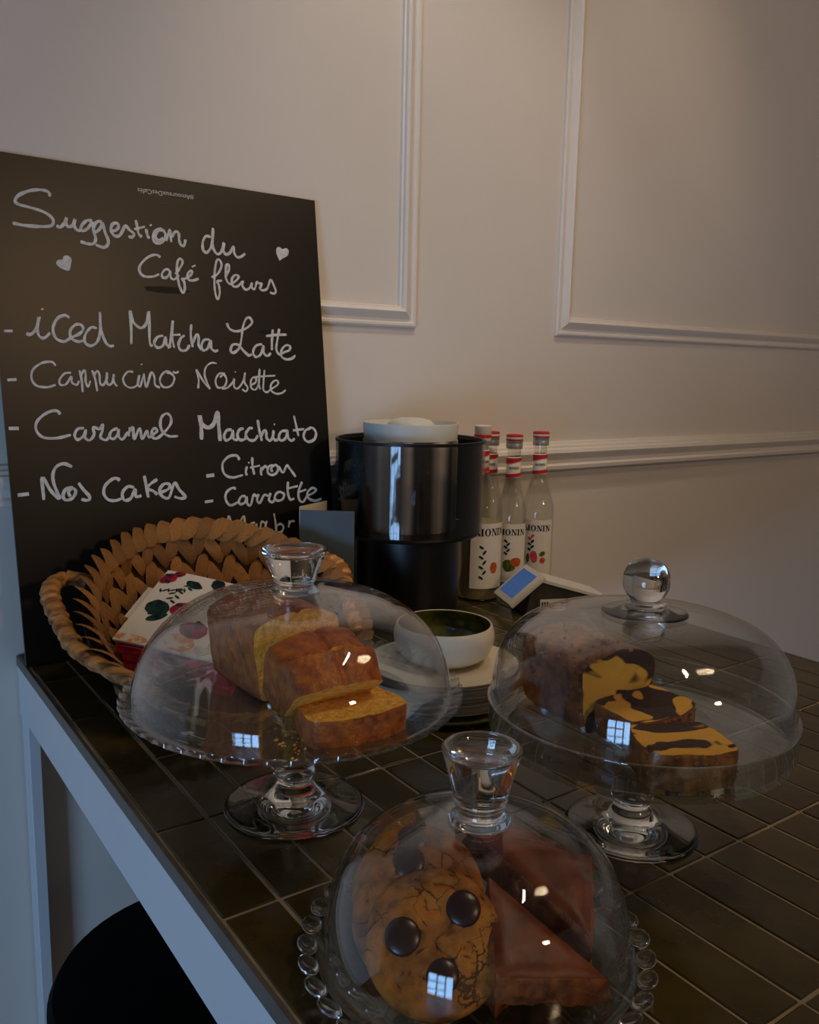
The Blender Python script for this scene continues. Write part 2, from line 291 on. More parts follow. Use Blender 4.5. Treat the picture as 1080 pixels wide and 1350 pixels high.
# ================================================================ menu board
STK = {
1:"""564,5496 553,5546 465,5560 341,5532 225,5468 183,5404 218,5367 346,5346 485,5314 571,5259 585,5206 547,5161 421,5142 264,5138 141,5150
619,5176 658,5158 708,5210 738,5274 727,5221 746,5177 793,5191 834,5267 818,5203 846,5150 892,5146
1030,5273 974,5271 919,5224 893,5165 920,5145 978,5183 1033,5255 1039,5161 1060,5069 1033,5009 967,4999 880,5017
1148,5267 1106,5278 1062,5239 1043,5171 1070,5149 1121,5198 1153,5258 1175,5156 1208,5064 1195,5006 1145,4973 1055,4996
1254,5183 1303,5189 1345,5241 1327,5277 1278,5266 1252,5221 1253,5164 1299,5121 1359,5146 1424,5255 1471,5216 1524,5173 1505,5132 1456,5131
1557,5341 1572,5255 1584,5179 1622,5144
1531,5228 1667,5273
1682,5248 1692,5171 1716,5134
1738,5308 1747,5290
1888,5269 1815,5252 1771,5188 1767,5119 1816,5089 1890,5121 1925,5194 1897,5251 1835,5244 1790,5171 1829,5125 1893,5161
1932,5125 1981,5269 1994,5118
2004,5182 2043,5242 2079,5254 2098,5222 2099,5152 2119,5094 2162,5098 2183,5170
2526,5234 2460,5238 2413,5162 2412,5061 2461,5034 2524,5112 2553,5237 2561,5350 2543,5216 2552,5094 2604,5027 2662,5063 2701,5180 2690,5086 2717,5037 2774,5052 2835,5141 2842,5059 2886,5010 2944,5026 2996,5068""",
2:"""1844,4919 1788,4944 1684,4905 1588,4809 1569,4729 1620,4670 1732,4673 1816,4709
1954,4769 1903,4775 1854,4722 1860,4672 1908,4676 1952,4729 1960,4760 1964,4680 2011,4660 2072,4718
2025,4725 2093,4811 2129,4884 2104,4922 2066,4889 2049,4767 2066,4607 2109,4499 2139,4542 2137,4633 2114,4671 2150,4678 2216,4715 2252,4773 2220,4780 2185,4727 2203,4668 2268,4666 2334,4692
2248,4833 2299,4858
2511,4721 2591,4768 2652,4866 2644,4938 2601,4955 2570,4870 2549,4724 2547,4559 2575,4447 2612,4522 2606,4625 2587,4675 2654,4690
2697,4735 2757,4843 2751,4905 2720,4882 2706,4736 2754,4656 2812,4677 2860,4716 2889,4760 2844,4777 2792,4721 2799,4638 2867,4632 2940,4701
2952,4712 2937,4648 2981,4598 3040,4623 3079,4689 3069,4636 3110,4613 3150,4705 3185,4691 3220,4689 3193,4623 3240,4605 3301,4639 3354,4752 3399,4680 3425,4606 3394,4572 3335,4585""",
3:"""-29,3931 62,3935
206,3913 254,3904 321,3977 359,4108 332,3959 350,3885 403,3869 470,3931
394,4207 407,4193
700,4116 646,4142 561,4100 505,3985 529,3873 618,3835 704,3883 800,3931 850,3990 825,4040 759,4034 700,3965 704,3880 775,3840 836,3850
1012,4006 946,4013 875,3934 860,3837 923,3795 1002,3842 1048,3969 1058,4201 1060,4008 1099,3855 1154,3799 1203,3806
1416,3830 1427,4024 1427,4236 1457,4104 1544,4033 1618,4092 1660,4237 1655,4034 1651,3854 1684,3811
1826,3950 1752,3928 1707,3856 1745,3797 1819,3829 1856,3931 1862,3841 1923,3812
1876,3807 1906,3836 1961,4143 1941,3948 1962,3801
1923,3960 2053,3971
2107,3964 2056,3925 2019,3840 2048,3775 2117,3777 2169,3844
2203,4108 2190,3976 2208,3817
2210,3864 2266,3979 2294,3952 2289,3848 2325,3783
2443,3920 2372,3917 2329,3849 2345,3784 2407,3805 2459,3911 2458,3816 2507,3775 2555,3790
2690,4145 2728,4074 2810,4044 2916,4066 3004,4115 3056,4175 3020,4232 2966,4210 2918,4101 2889,3945 2852,3827 2775,3763 2728,3785 2759,3863 2843,3866 2914,3790 2986,3734 3036,3751
3187,3887 3099,3864 3052,3784 3082,3716 3159,3748 3208,3868 3204,3779 3257,3731 3314,3772
3357,4090 3337,3941 3331,3812
3455,4104 3417,3944 3398,3824 3446,3755 3526,3793 3595,3819 3609,3870 3549,3884 3483,3826 3468,3736 3545,3692 3636,3710 3684,3751
3251,3997 3402,4019 3564,4029""",
4:"""-31,3377 67,3384
509,3549 466,3593 358,3578 255,3501 231,3398 279,3315 394,3296 495,3325
679,3470 604,3459 541,3382 550,3326 615,3335 676,3422 681,3355 735,3327 766,3375
777,3500 795,3385 799,3240
788,3433 830,3501 846,3462 841,3366 866,3308 898,3376
925,3502 956,3386 971,3250
940,3435 981,3493 1008,3455 1011,3348 1049,3329 1096,3407 1100,3476 1087,3388 1111,3329 1157,3359 1183,3457 1177,3369 1213,3310
1422,3490 1352,3489 1292,3409 1313,3330 1381,3295 1464,3331 1495,3451 1469,3351 1499,3311 1547,3452
1529,3591 1536,3580
1553,3472 1574,3302 1645,3483 1684,3433 1689,3333 1749,3296
1936,3457 1854,3506 1778,3455 1753,3373 1801,3303 1897,3324 1944,3416 1905,3473 1843,3486
1927,3503 1965,3485 2005,3504
2254,3289 2266,3413 2242,3530 2335,3375 2415,3286 2375,3376 2350,3471 2375,3566 2448,3621 2526,3617
2636,3484 2554,3483 2498,3396 2524,3304 2618,3320 2653,3407 2615,3474 2562,3435
2579,3287 2659,3301 2735,3369 2763,3418 2754,3320 2805,3291 2883,3380 2921,3498 2905,3380 2950,3302 2920,3253 2868,3282
2778,3515 2786,3504
3010,3342 3065,3372 3079,3421 3036,3440 2997,3381 3008,3292 3072,3283 3120,3382 3135,3550 3114,3382 3131,3279
3208,3541 3186,3382 3181,3273 3234,3243 3291,3283 3383,3334 3407,3384 3363,3404 3301,3353 3291,3273 3366,3223 3457,3233 3515,3274
3025,3440 3200,3458 3366,3468""",
5:"""-52,2823 56,2821
525,2977 486,3020 382,3000 265,2906 244,2799 313,2712 466,2697 631,2731
788,2809 713,2799 673,2724 705,2672 772,2710 808,2786 792,2699 844,2660 902,2729 896,2817 971,2794 1011,2848 1002,2771 976,2693 1040,2658 1086,2702
1192,2800 1117,2768 1086,2702 1129,2667 1187,2721 1202,2788 1197,2699 1245,2663 1313,2752
1339,2808 1321,2695
1331,2751 1379,2803 1387,2659 1463,2794 1486,2656 1554,2758 1572,2677 1645,2721 1682,2754 1660,2790 1617,2756 1619,2675 1701,2673 1852,2820 1869,2924 1817,2971 1750,2926 1728,2823 1763,2729 1844,2681 1952,2683""",
6:"""2266,2627 2268,2773 2254,2938 2286,2828 2361,2781 2441,2825 2504,2980 2510,2824 2524,2601
2694,2745 2624,2738 2581,2664 2608,2608 2679,2643 2710,2736 2709,2633 2758,2609 2780,2650
2866,2760 2805,2743 2771,2669 2808,2607 2880,2619 2893,2665
3000,2757 2948,2758 2893,2684 2931,2608 3013,2596 3072,2661
3077,2869 3092,2736 3126,2583
3114,2640 3164,2725 3195,2705 3198,2628 3242,2583 3286,2626 3308,2722 3297,2635 3327,2586 3393,2613
3316,2812 3330,2798
3505,2717 3418,2700 3382,2623 3423,2578 3490,2620 3516,2717 3522,2619 3575,2573 3626,2603
3627,2919 3656,2782 3687,2634
3603,2715 3780,2730
3880,2738 3801,2710 3768,2622 3828,2552 3930,2578 3967,2666 3925,2737 3858,2748""",
7:"""-6,2048 116,2055
277,1973 277,2233 365,2072 453,1979 401,2157 399,2277 445,2361 530,2390 622,2349
618,2100 532,2083 496,1998 535,1951 610,1979 647,2054 606,2090 562,2048 579,1992
684,2151 733,2071 803,1977 779,1934 704,1950
1184,2156 1112,2183 1007,2110 975,2011 1019,1929 1107,1907 1193,1928
1353,2055 1274,2071 1202,1996 1219,1904 1300,1921 1363,2032 1369,1939 1439,1946
1488,2197 1504,2069 1523,1917
1653,2142 1563,2089 1513,2034 1593,1994 1642,1944
1662,1966 1784,2005 1811,2063 1740,2078 1677,2012 1696,1929 1790,1899 1872,2082 1928,1996 2008,1896 1946,1877 1863,1906""",
8:"""2306,2147 2417,2156
2785,2339 2748,2397 2637,2392 2543,2303 2556,2171 2663,2109 2826,2134
2889,2249 2869,2174 2883,2126
2912,2305 2924,2289
2971,2369 2971,2245 2991,2130
2933,2228 3080,2250
3100,2230 3092,2163 3098,2114
3102,2181 3152,2237 3183,2216
3290,2240 3216,2234 3191,2158 3242,2113 3317,2132 3353,2198 3312,2249 3246,2203 3265,2154
3358,2227 3425,2136 3484,2231 3536,2179 3619,2067""",
9:"""2269,1807 2386,1817
2716,1955 2656,1968 2573,1907 2564,1814 2625,1738 2738,1773
2853,1842 2792,1846 2748,1782 2777,1742 2839,1766 2863,1831 2869,1745 2920,1722 2967,1853 3018,1831 3041,1858 3016,1783 3056,1741 3124,1843 3187,1829 3220,1856 3194,1770 3246,1737 3291,1783
3381,1875 3316,1859 3281,1794 3322,1752 3398,1766 3427,1833 3370,1875
3495,2005 3485,1868 3517,1758 3583,1763
3469,1908 3646,1937
3715,1992 3654,1857 3660,1748 3714,1704 3760,1751 3796,1789 3887,1823 3935,1870 3868,1894 3793,1829 3816,1747 3917,1710 4020,1733
3653,1848 3777,1879""",
10:"""2568,1398 2588,1595 2634,1506 2692,1453 2745,1497 2810,1577 2825,1471 2852,1391
2971,1478 2908,1464 2884,1408 2924,1375 2978,1419 2990,1457 2998,1388 3039,1375 3069,1479 3127,1455 3149,1482 3125,1406 3164,1344 3229,1358
3260,1580 3277,1471 3287,1323
3278,1393 3350,1426 3398,1382 3367,1316 3302,1312
3493,1463 3478,1366
3483,1415 3526,1451 3576,1442""",
11:"""3499,5017 3455,5114 3465,5183 3507,5200 3550,5176 3605,5196 3645,5163 3625,5097 3550,5053""",
12:"""700,4664 629,4692 588,4735 609,4780 659,4791 679,4830 726,4840 764,4800 752,4730 734,4673""",
13:"""2311,5709 1610,5734""",
14:"""1854,5580 2063,5579"""}
lean = atan2(.048, .587)
bd = thing('menu_board', 'tall black menu board with white handwriting leaning on the wall', 'menu board', (.203, 1.065, .0005)); bd.rotation_euler = (-lean, 0, 0)
# local: x along, z up the board, y = 0 is the written face
vf = ([(x, y, z) for y in (0, .0045) for x, z in ((-.004, 0), (.4245, 0), (.408, .5885), (-.014, .593))], [(0, 1, 2, 3), (7, 6, 5, 4), (0, 4, 5, 1), (1, 5, 6, 2), (2, 6, 7, 3), (3, 7, 4, 0)])
link('panel', mesh('panel', *vf, M['board'], smooth=0), bd)
def ribbons(strokes, wid, lift=.0003, smooth=True):
    vs, fs = [], []
    for st_ in strokes:
        P = [Vector((a/10000, b/10000)) for a, b in st_]
        if smooth: P = smoothp(P, 6)
        o = len(vs); n = len(P); s_ = random.random()*9
        for i, p in enumerate(P):
            t = P[min(i+1, n-1)]-P[max(i-1, 0)]; t = t.normalized() if t.length > 1e-9 else Vector((1, 0)); nn = Vector((-t.y, t.x))
            w_ = wid*(.82+.3*noise.noise(Vector((i*.25, s_, 0)))) * (.75 if i in (0, n-1) else 1)
            for s in (-.5, .5): vs.append((p.x+nn.x*w_*s, -lift-s*.00001, p.y+nn.y*w_*s))
        fs += [(o+2*i, o+2*i+1, o+2*i+3, o+2*i+2) for i in range(n-1)]
    return vs, fs
def parse(s): return [[tuple(map(int, p.split(','))) for p in l.split()] for l in s.strip().split('\n')]
WID = {1: .0043, 2: .0037, 3: .0040, 4: .0031, 5: .0040, 6: .0044, 7: .0046, 8: .0041, 9: .0041, 10: .0034}
for q in range(1, 11):
    st2 = parse(STK[q])
    if q > 2 and q < 10: link('dash', mesh('dash', *ribbons(st2[:1], .0062), M['chalk'], smooth=0), bd); st2 = st2[1:]
    st2.sort(key=lambda s: min(p[0] for p in s)); words = [[st2[0]]]; mxx = max(p[0] for p in st2[0])
    for s in st2[1:]:
        if min(p[0] for p in s) > mxx+75: words.append([])
        words[-1].append(s); mxx = max(mxx, max(p[0] for p in s))
    for w_ in words: link('handwriting', mesh('handwriting', *ribbons(w_, WID[q]), M['chalk'], smooth=0), bd)
for q in (11, 12):
    P = parse(STK[q])[0]; vs = [(a/10000, -.0004, b/10000) for a, b in P]; c = sum((Vector(v) for v in vs), Vector())/len(vs)
    sm = smoothp([tuple(v) for v in vs]+[tuple(vs[0])], 4); n = len(sm); vs2 = [tuple(v) for v in sm]+[tuple(c)]
    link('heart', mesh('heart', vs2, [(i, (i+1) % n, n) for i in range(n)], M['chalk'], smooth=0), bd)
def text_mesh(txt, size, m, name):
    cu = bpy.data.curves.new(name, 'FONT'); cu.body = txt; cu.size = size; cu.align_x = 'CENTER'; cu.align_y = 'CENTER'; cu.resolution_u = 2
    o = bpy.data.objects.new(name, cu); COL.objects.link(o); bpy.context.view_layer.update()
    me = bpy.data.meshes.new_from_object(o.evaluated_get(bpy.context.evaluated_depsgraph_get())); bpy.data.objects.remove(o); bpy.data.curves.remove(cu)
    me.materials.clear(); me.materials.append(m); return me
P = parse(STK[13])[0]; Q = parse(STK[14])[0]
me = text_mesh('#AmoureuxDesCafés', .0082, M['chalk'], 'small_print')
cx = (Q[0][0]+Q[1][0])/20000
link('small_print', me, bd, (cx, -.0004, Q[0][1]/10000+.0125), (pi/2, pi, 0))
link('small_line', mesh('small_line', *box(cx-.010, cx+.010, -.0005, -.0003, Q[0][1]/10000-.0004, Q[0][1]/10000+.0004), M['chalkfaint'], smooth=0), bd)
# smudges of wiped chalk marker
M['smudge'] = mat('smudge', (9, 6, 4), .6, .35)
for sx, sz, sa, sb in ((.190, .452, .030, .0042), (.330, .405, .016, .003)):
    n = 24; vs = [(sx+sa*cos(2*pi*k/n)*(1+.25*noise.noise(Vector((k*.9, sx*9, 0)))), -.0002, sz+sb*sin(2*pi*k/n)) for k in range(n)]+[(sx, -.0002, sz)]
    link('smudge', mesh('smudge', vs, [(k, (k+1) % n, n) for k in range(n)], M['smudge'], smooth=0), bd)

# ================================================================ glass pieces
def shell(prof, th):
    """closed wall from an outer profile listed bottom to top"""
    P = smoothp(prof, 4); inner = []
    for i, p in enumerate(P):
        t = (P[min(i+1, len(P)-1)]-P[max(i-1, 0)]).normalized(); inner.append((max(p.x-t.y*th, 0), p.y+t.x*th if p.x > 1e-6 else p.y-th))
    return [(p.x, p.y) for p in P], inner
def dome(name, label, loc, prof, knob, group=None, th=.0022, kn=None):
    t = thing(name, label, 'glass dome', loc)
    out, inn = shell(prof, -th)
    inn = [(max(0, r), z) for r, z in inn]
    pr = out+inn[::-1]; pr.append(pr[0])
    link('bell', mesh('bell', *lathe(pr, 96)[:2], M['dome'], smooth=50), t)
    link('knob', mesh('knob', *lathe(smoothed(knob), 48)[:2], M['glass'], smooth=50), t)
    return t
def smoothed(p, n=3):
    q = [(max(0, v.x), v.y) for v in smoothp(p, n)]; q[0] = p[0]; q[-1] = p[-1]; return q
def stand(name, label, loc, hp, R, nsc, rimh, foot_r, upright=0):
    t = thing(name, label, 'cake stand', loc)
    fr = foot_r
    link('foot', mesh('foot', *lathe(smoothed([(0, .0004), (fr-.003, .0004), (fr, .002), (fr-.001, .0042), (fr*.8, .0055), (fr*.5, .009), (fr*.33, .015), (.0125, .022), (0, .022)]), 72)[:2], M['glass'], smooth=50), t)
    hs = hp-.009
    link('stem', mesh('stem', *lathe(smoothed([(0, .0223), (.012, .0223), (.0165, .028), (.0165, .032), (.011, .038), (.0095, .046), (.011, hs-.022), (.018, hs-.012), (.0185, hs-.007), (.0215, hs-.001), (0, hs-.0005)]), 48)[:2], M['glass'], smooth=50), t)
    if upright:
        pr = [(0, hs), (R*.6, hs), (R-.002, hs+.0025), (R, hs+.008), (R+.0003, hs+upright-.002), (R+.0014, hs+upright-.0008), (R+.001, hs+upright+.0006), (R-.0008, hs+upright+.001), (R-.0024, hs+upright), (R-.003, hs+.009), (R-.006, hs+.0062), (R*.6, hs+.0045), (0, hs+.0045)]
        md = None
        link('plate', mesh('plate', *lathe(pr, 96)[:2], M['gplate'], smooth=60), t)
    else:
        pr = [(0, hs), (R*.7, hs), (R*.86, hs+.002), (R*.95, hs+.006), (R, hs+.011), (R*.997, hs+.0135), (R*.965, hs+.0118), (R*.93, hs+.0085), (R*.85, hs+.0055), (R*.7, hs+.004), (0, hs+.004)]
        amp = {3: .3, 4: 1, 5: 1, 6: .5}
        def md(i, a):
            s = abs(cos(a*nsc/2)); q = amp.get(i, 0); return 1+.018*q*(s-.5), .0035*q*(s-.5)
        link('plate', mesh('plate', *lathe(pr, nsc*8, md)[:2], M['gplate'], smooth=70), t)
    return t
FL = lambda z, h, r0, r1: [(0, z), (r0*1.1, z), (r0*1.22, z+h*.02), (r0*1.0, z+h*.09), (r0*.93, z+h*.19), (r0*1.02, z+h*.24), (r0*1.06, z+h*.29), (r0*1.06, z+h*.35), (r1*.9, z+h*.8), (r1, z+h*.985), (r1*.97, z+h), (r1*.86, z+h*.985), (r1*.7, z+h*.93), (r1*.4, z+h*.88), (0, z+h*.87)]

stand('cake_stand', 'footed glass cake stand with scalloped rim carrying the plain yellow cake', (.3138, .6032, 0), .0985, .1362, 56, 0, .056)
dome('cake_dome', 'low wide glass dome with flared knob over the plain yellow cake', (.3138, .6032, 0),
     [(.1255, .0985), (.1240, .115), (.116, .137), (.100, .157), (.077, .172), (.050, .1785), (.025, .1822), (0, .183)], FL(.1833, .034, .0165, .0262))
stand('cake_stand', 'footed glass cake stand with straight upright rim carrying the marbled cake', (.522, .4248, 0), .087, .1167, 0, 0, .051, upright=.0285)
dome('cake_dome', 'tall glass dome with round ball knob over the marbled cake', (.522, .4248, 0),
     [(.1125, .0845), (.1125, .105), (.1115, .125), (.1065, .145), (.094, .1615), (.072, .1715), (.045, .1762), (.02, .1775), (0, .178)],
     [(0, .1783), (.030, .1783), (.031, .180), (.022, .1812), (.0155, .1835), (.0160, .1862), (.0120, .1875), (.0115, .189), (.0145, .1925), (.0172, .198), (.0178, .2035), (.0170, .2095), (.0135, .2160), (.008, .2200), (0, .2213)])
# flat plate with beaded border
PC = (.319, .373)
gp = thing('glass_plate', 'low glass plate with a beaded edge under the cookies and brownies', 'plate', (*PC, 0))
link('plate', mesh('plate', *lathe([(0, .0006), (.07, .0006), (.088, .003), (.0975, .0085), (.0985, .0100), (.096, .0100), (.086, .0065), (.07, .0045), (0, .0045)], 96)[:2], M['gplate'], smooth=50), gp)
bead = mesh('rim_bead', *xf(lathe([(0, -.0045), (.0035, -.0038), (.0062, -.002), (.0072, 0), (.0062, .002), (.0035, .0038), (0, .0045)], 14)[:2], Matrix.Identity(4)), M['glass'], smooth=80)
for i in range(34):
    a = 2*pi*i/34; link('rim_bead', bead, gp, (.1035*cos(a), .1035*sin(a), .0102+.0004*(i % 2)), (0, -.3, a), (.92, 1.36, .5))
dome('cake_dome', 'small glass dome with flared knob over the cookies and brownies', (*PC, 0),
     [(.0912, .0108), (.0905, .03), (.0868, .048), (.0780, .065), (.0625, .0785), (.040, .087), (.020, .0905), (0, .0915)], FL(.0918, .046, .0155, .0242), th=.002)

# ================================================================ cakes
def outline(w, h, n=44, crack=.0, taper=.86, rnd=.010):
    """loaf section: tapered sides, domed top with an optional split"""
    pts = []
    key = [(-w/2*taper+.004, 0), (-w/2*taper, .004), (-w/2*.95, h*.4), (-w/2, h*.70), (-w/2*.985, h*.80), (-w/2*.90, h*.88), (-w/2*.55, h*.96), (-w/2*.15, h*1.0), (0, h*(1.0-crack)), (w/2*.15, h*1.01), (w/2*.55, h*.97), (w/2*.90, h*.88), (w/2*.985, h*.79), (w/2, h*.68), (w/2*.95, h*.4), (w/2*taper, .004), (w/2*taper-.004, 0)]
    return [(p.x, p.y) for p in smoothp(key, 3)]
def cake(out, L, nl, m_side, m_cut, amp=.0012, fr=60, seed=0, edge=.0012):
    vs, fs, idx = [], [], []; n = len(out); cx = 0; cz = sum(p[1] for p in out)/n
    for j in range(nl+1):
        y = -L/2+L*j/nl; sc = 1-(edge*10 if j in (0, nl) else 0)
        for x, z in out:
            d = Vector((x-cx, 0, z-cz)); k = noise.noise(Vector((x*fr+seed, y*fr, z*fr)))*amp + noise.noise(Vector((x*fr*3+seed, y*fr*3, z*fr*3)))*amp*.5
            dn = d.normalized(); vs.append((cx+d.x*sc+dn.x*k, y+noise.noise(Vector((x*70, j*9+seed, z*70)))*amp*.6, max(0, cz+d.z*sc+dn.z*k)))
    for j in range(nl):
        for i in range(n):
            i2 = (i+1) % n; fs.append((j*n+i, j*n+i2, (j+1)*n+i2, (j+1)*n+i)); idx.append(0)
    for j, y, rev in ((0, -L/2, False), (nl, L/2, True)):
        prev = [j*n+i for i in range(n)]; base = [Vector(vs[q]) for q in prev]
        for s in (.93, .7, .4):
            ring = []
            for b_ in base:
                p = Vector((cx+(b_.x-cx)*s, y, cz+(b_.z-cz)*s)); p.y += noise.noise(Vector((p.x*90+seed, j, p.z*90)))*amp*.9
                ring.append(len(vs)); vs.append(tuple(p))
            for i in range(n):
                i2 = (i+1) % n; f = (prev[i], ring[i], ring[i2], prev[i2]); fs.append(f[::-1] if rev else f); idx.append(1)
            prev = ring
        c = len(vs); vs.append((cx, y, cz))
        for i in range(n):
            f = (prev[i], c, prev[(i+1) % n]); fs.append(f[::-1] if rev else f); idx.append(1)
    return mesh('cake', vs, fs, [m_side, m_cut], idx, 45)
def put(name, me, label, cat, loc, rot, group=None):
    o = link(name, me, None, loc, rot); return tag(o, label, cat, group)
pz = .0936
Lo = outline(.080, .071, crack=.02)
put('loaf_cake', cake(Lo, .085, 16, M['crust'], M['crumb'], seed=1), 'uncut end of the plain yellow loaf cake under the left dome', 'cake', (.317, .6505, pz), (0, 0, radians(3)))
So = outline(.080, .058, crack=.03)
put('cake_slice', cake(So, .024, 6, M['crust'], M['crumb'], seed=5), 'thick plain cake slice leaning against the cut face of the yellow loaf', 'cake slice', (.318, .592, pz+.004), (radians(22), 0, radians(5)), 'plain cake slices')
put('cake_slice', cake(outline(.073, .058, crack=.03), .027, 6, M['crust'], M['crumb'], seed=9), 'plain cake slice tilted forward, shiny brown crust up, second from the loaf', 'cake slice', (.311, .566, pz+.016), (radians(52), 0, radians(-2)), 'plain cake slices')
put('cake_slice', cake(So, .0205, 6, M['crust'], M['crumb'], seed=13), 'plain cake slice lying flat at the front with its yellow side up', 'cake slice', (.320, .555, pz+.0105), (radians(90), radians(0), radians(-3)), 'plain cake slices')
mz = .0826
Mo = outline(.066, .056, taper=.9); Ml = outline(.072, .064, taper=.86)
ml = put('marble_cake', cake(Ml, .082, 16, M['glaze'], M['marble'], amp=.002, seed=2), 'uncut end of the marbled loaf cake with chocolate nut glaze', 'cake', (.516, .476, mz), (0, 0, radians(-8)))
m1 = put('marble_cake_slice', cake(Mo, .025, 6, M['glaze'], M['marble'], amp=.0018, seed=21), 'marbled cake slice lying on top of the other marbled slice', 'cake slice', (.515, .437, mz+.017), (radians(90), radians(-4), radians(-3)), 'marbled cake slices')
m2 = put('marble_cake_slice', cake(Mo, .026, 6, M['glaze'], M['marble'], amp=.0018, seed=33), 'lower marbled cake slice lying flat at the front of the right stand', 'cake slice', (.500, .382, mz+.0135), (radians(89), 0, radians(-27)), 'marbled cake slices')
def nutmesh(me, n, seed, zmin):
    rr = random.Random(seed); vs, fs = [], []
    polys = [p for p in me.polygons if p.material_index == 0 and p.center.z > zmin]
    for _ in range(n):
        p = rr.choice(polys); c = p.center+p.normal*.0003; s = rr.uniform(.0012, .0027); o = len(vs)
        d = [Vector((1, 0, 0)), Vector((-1, 0, 0)), Vector((0, 1, 0)), Vector((0, -1, 0)), Vector((0, 0, 1)), Vector((0, 0, -1))]
        vs += [c+q*s*rr.uniform(.6, 1.3) for q in d]; fs += [(o+a, o+b, o+c_) for a, b, c_ in ((0, 2, 4), (2, 1, 4), (1, 3, 4), (3, 0, 4), (2, 0, 5), (1, 2, 5), (3, 1, 5), (0, 3, 5))]
    return mesh('chopped_nuts', vs, fs, M['nut'], smooth=0)
for o, n in ((ml, 110), (m1, 45), (m2, 45)):
    c = link('chopped_nuts', nutmesh(o.data, n, n, .012), o); c['kind'] = 'stuff'
def crumbs(label, c, spread, n, s, m, seed):
    rr = random.Random(seed); vs, fs = [], []
    for _ in range(n):
        p = Vector((rr.gauss(0, spread[0]), rr.gauss(0, spread[1]), 0)); k = s*rr.uniform(.4, 1.4); o = len(vs); p.z = k*.7
        vs += [p+Vector(q)*k*rr.uniform(.7, 1.2) for q in ((1, 0, 0), (-1, 0, 0), (0, 1, 0), (0, -1, 0), (0, 0, .8), (0, 0, -.6))]
        fs += [(o+a, o+b, o+c_) for a, b, c_ in ((0, 2, 4), (2, 1, 4), (1, 3, 4), (3, 0, 4), (2, 0, 5), (1, 2, 5), (3, 1, 5), (0, 3, 5))]
    o = link('crumbs', mesh('crumbs', vs, fs, m, smooth=0), None, c); tag(o, label, 'crumbs'); o['kind'] = 'stuff'
crumbs('yellow cake crumbs on the glass stand beside the plain loaf', (.285, .53, pz), (.014, .014), 60, .0016, M['crumb'], 3)
crumbs('chocolate crumbs and nut flakes on the stand left of the marbled slices', (.462, .40, mz), (.012, .022), 30, .0016, M['glaze'], 4)

# cookies
def cookie_mesh(R, seed):
    vs, fs = [], []; NR, NA = 22, 96
    for j in range(NR+1):
        t = j/NR
        for k in range(NA):
            a = 2*pi*k/NA; rr = R*(1+.035*noise.noise(Vector((cos(a)*1.6, sin(a)*1.6, seed))))
            r = rr*sin(t*pi/2); z = .0095*max(0, cos(t*pi/2))**.42
            p = Vector((r*cos(a), r*sin(a), 0)); q = noise.noise(Vector((p.x*60, p.y*60, seed)))
            cr = abs(noise.noise(Vector((p.x*75+7, p.y*75, seed*3)))); z += .0011*q - (.0026*max(0, 1-cr/.05) if t < .93 else 0)
            vs.append((p.x, p.y, z))
    for j in range(NR):
        for k in range(NA): fs.append((j*NA+k, (j+1)*NA+k, (j+1)*NA+(k+1) % NA, j*NA+(k+1) % NA))
    o = len(vs); vs += [(vs[NR*NA+k][0]*.97, vs[NR*NA+k][1]*.97, -.0035) for k in range(NA)]
    for k in range(NA): fs.append((NR*NA+k, o+k, o+(k+1) % NA, NR*NA+(k+1) % NA))
    fs.append([o+k for k in range(NA)][::-1]); return mesh('cookie', vs, fs, M['cookie'], smooth=60)
chipm = mesh('chocolate_chip', *lathe([(0, .0024), (.004, .0022), (.0078, .0012), (.0092, 0), (.009, -.003), (0, -.003)], 28)[:2], M['chip'], smooth=60)
def cookie(label, c, nrm, spin, R, chips, seed):
    o = link('cookie', cookie_mesh(R, seed)); tag(o, label, 'cookie', 'cookies under the front dome')
    q = Vector(nrm).normalized().to_track_quat('Z', 'Y'); o.rotation_euler = (q @ Quaternion((0, 0, 1), spin)).to_euler(); o.location = c
    bpy.context.view_layer.update(); inv = o.matrix_world.inverted()
    for wc, s in chips:
        # wc is given in the cookie's own right / up axes
        rt = Vector((.82, -.573, 0)); n_ = Vector(nrm).normalized(); rt = (rt-n_*rt.dot(n_)).normalized(); up = n_.cross(rt)
        p = inv @ (Vector(c)+rt*wc[0]+up*wc[1]); link('chocolate_chip', chipm, o, (p.x, p.y, .0095*max(.02, 1-(hypot(p.x, p.y)/R)**2)**.21), None, (s, s, 1))
nC = Vector((-.40, -.56, .62))
cookie('front cookie facing the viewer with three large chocolate chips', (.2722, .3530, .0395), nC, .4, .0395, [((.016, .017), 1.08), ((-.018, .002), 1.12), ((.004, -.017), 1.0)], 1)
cookie('middle cookie peeping out behind the front one, one chocolate chip showing', (.2735, .3710, .0455), nC+Vector((-.03, 0, .05)), 1.9, .0385, [((-.006, .028), 1.05)], 2)
cookie('rearmost cookie of the three, mostly hidden, its top edge showing', (.2845, .3870, .0470), nC+Vector((.0, 0, .12)), 3.1, .040, [((-.004, .030), 1.0)], 3)

